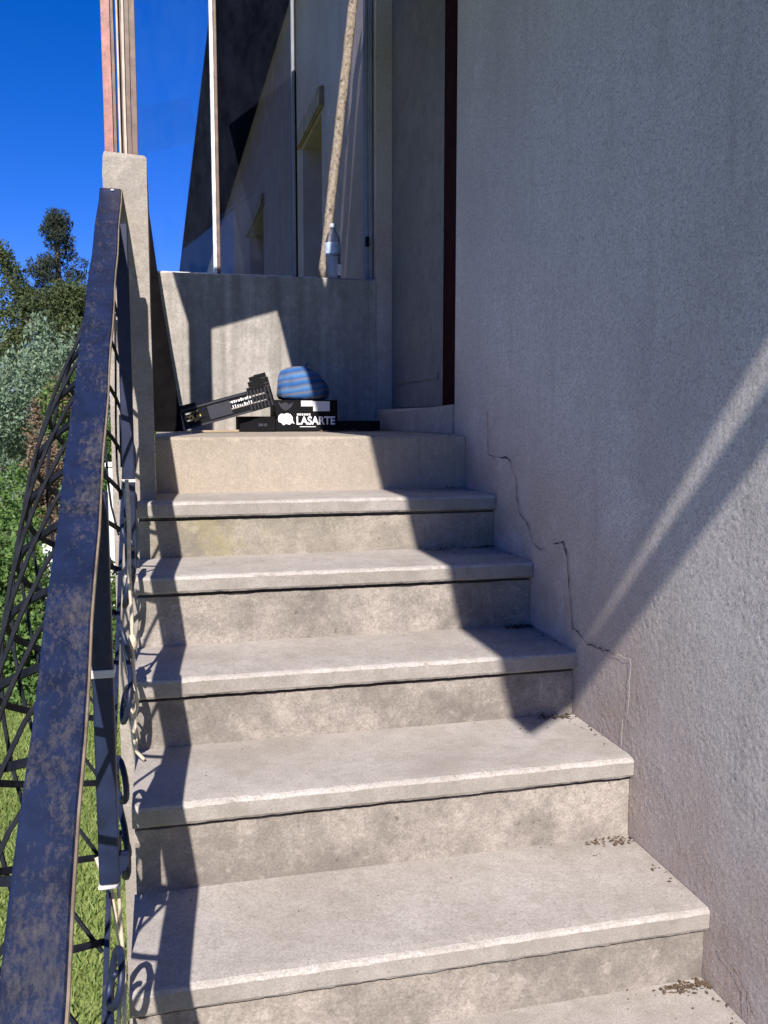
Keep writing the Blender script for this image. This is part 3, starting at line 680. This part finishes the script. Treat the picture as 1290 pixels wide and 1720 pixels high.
def ell(n, c, r, shell=.55):
    d = RNG.normal(size=(n, 3)); d /= np.linalg.norm(d, axis=1)[:, None]
    return np.asarray(c)+d*np.asarray(r)*RNG.uniform(shell, 1, n)[:, None]
# pointed conifer
base = (-1.42, 11, GZ); C = []; R = []; stems = [([base, (-1.42, 11, 0), (-1.40, 11, 2.9)], .09)]
for i in range(230):
    h = RNG.uniform(0, 1)**.85; z = GZ+1.2+h*3.85; rr = .09+1.15*(1-h)**.85*(.8+.3*math.sin(h*34)); a = RNG.uniform(0, 6.28); q = rr*RNG.uniform(.35, 1)
    C.append((-1.41+q*math.cos(a), 11+q*math.sin(a), z+.12*q)); R.append(.13)
plant('conifer_tree', base, 'tall dark pointed conifer rising above the shrubs left of the railing', 'tree', [(leaves(C, R, 110, .075, .8, .22, .9), 'conifer')], stems)
# broad dark evergreen with an upswept branch
base = (-2.6, 10, GZ)
br = [(-2.6, 10, GZ), (-2.5, 10, -.4), (-2.1, 10, .9), (-1.65, 10, 1.35)]; br2 = [(-2.5, 10, -.2), (-1.75, 10, 1.2), (-1.95, 10, 2.0), (-2.05, 10, 2.35)]
C = np.vstack([ell(110, (-1.5, 9.8, 1.1), (.95, .7, .75)), ell(40, (-.95, 10.2, 1.25), (.5, .5, .75)), ell(40, (-2.4, 10, .9), (.8, .8, .75)), np.array([(-1.68-.36*t, 10+.05*RNG.normal(), 1.55+.72*t) for t in np.linspace(0, 1, 16)]), ell(18, (-1.0, 9.8, 1.35), (.35, .4, .45)), ell(50, (-3.6, 10.5, 1.0), (1.0, .9, 1.1))])
plant('evergreen_tree', base, 'dark olive evergreen with an upswept branch beside the conifer', 'tree', [(leaves(C, np.full(len(C), .17), 120, .07, .8, .3, .4), 'pine')], [(br, .11), (br2, .06)])
# silvery shrub
base = (-1.3, 7, GZ)
C = np.vstack([ell(170, (-1.3, 7, -.1), (.85, .75, 1.25), .45), ell(30, (-.85, 6.9, .1), (.35, .4, .85)), ell(60, (-2.6, 7.3, -.3), (.9, .8, 1.3))])
plant('silvery_shrub', base, 'big silvery green shrub in the garden below the conifer', 'shrub', [(leaves(C, np.full(len(C), .16), 130, .055, 1.2, .38, .8), 'olive')], [([base, (-1.3, 7, -.9), (-1.25, 7, .3)], .07), ([base, (-1.6, 7, -.7), (-1.8, 7.1, .2)], .05)])
# dry vine on an old stump
base = (-.98, 5.5, GZ)
C = np.vstack([ell(45, (-1.0, 5.5, -.55), (.16, .2, .85), .3), ell(16, (-.85, 5.5, .18), (.2, .2, .22))])
C2 = np.vstack([ell(22, (-.82, 5.45, .15), (.18, .2, .35)), ell(12, (-1.25, 5.4, -.6), (.2, .2, .35))])
plant('dry_vine', base, 'brown withered vine climbing a stump between the shrubs', 'vine', [(leaves(C, np.full(len(C), .11), 90, .045, 1.2, .4), 'dry'), (leaves(C2, np.full(len(C2), .11), 110, .05, 1, .5), 'green')], [([base, (-.98, 5.5, -1), (-.9, 5.5, .2)], .06)])
# green bush near the lattice and its neighbours
for (c, r, nm, lab, n, m) in (((-1.15, 4.5, -1.35), (.55, .5, .72), 'leafy_bush', 'round bright green bush just beyond the lattice of the railing', 70, 'green'),
                              ((-1.9, 5.2, -1.3), (.7, .6, .8), 'leafy_bush', 'green bush at the left edge behind the lattice', 70, 'green'),
                              ((-.62, 6.0, -.95), (.38, .4, 1.1), 'leafy_bush', 'narrow green bush behind the handrail near the white garden pillar', 50, 'green'),
                              ((-.95, 4.0, -1.62), (.28, .25, .42), 'leafy_bush', 'low green bush in front of the white slab', 40, 'green'),
                              ((-.42, 4.4, -1.55), (.16, .2, .5), 'leafy_bush', 'small green plant at the foot of the white garden pillar', 22, 'green'),
                              ((-3.4, 5.6, -1.1), (.9, .8, 1.0), 'leafy_bush', 'wide green bush outside the left of the view', 60, 'green')):
    C = ell(n, c, r, .45); b = (c[0], c[1], GZ)
    plant(nm, b, lab, 'bush', [(leaves(C, np.full(len(C), .14), 130, .05, 1, .55, .3), m)], [([b, (c[0], c[1], c[2]-.2), (c[0]+.05, c[1], c[2]+.25)], .03)], 'garden bushes')
# far hedge of trees hiding the horizon
for i, (x, y, h, m) in enumerate(((-6.5, 14, 3.6, 'pine'), (-4.4, 15, 3.0, 'olive'), (-10, 16, 4.2, 'pine'), (-2.6, 18, 3.2, 'pine'), (-.4, 17, 2.6, 'green'), (-14, 18, 4.5, 'conifer'))):
    C = ell(80, (x, y, GZ+h*.62), (1.5, 1.2, h*.42), .5); b = (x, y, GZ)
    plant('garden_tree', b, ['dense dark tree far left behind the garden', 'grey green tree behind the silvery shrub', 'tall dark tree at the far left of the garden', 'dark tree directly behind the conifer', 'green tree far behind the concrete pillar', 'dark conifer outside the far left'][i], 'tree',
          [(leaves(C, np.full(len(C), .4), 90, .12, 1, .45, .3), m)], [([b, (x, y, GZ+h*.4), (x+.1, y, GZ+h*.7)], .12)], 'trees behind the garden')
# white garden pillar and a white slab glimpsed through the ironwork
wp = thing('garden_pillar', (-.41, 5.05, GZ), 'whitewashed garden pillar glimpsed between handrail and railing post', 'pillar')
G().box((-.47, 5.0, GZ), (-.355, 5.12, -.36), .006).ob('shaft', 'white_wall', wp); G().box((-.485, 4.985, -.3595), (-.34, 5.135, -.32), .006).ob('cap', 'white_wall', wp)
ws = thing('white_slab', (-.905, 4.4, GZ), 'small white slab glimpsed through the lattice among the leaves', 'slab')
G().sweep([(-.905, 4.42, GZ), (-.90, 4.40, -.92)], rect(.075, .02)).ob('slab', 'white_wall', ws)
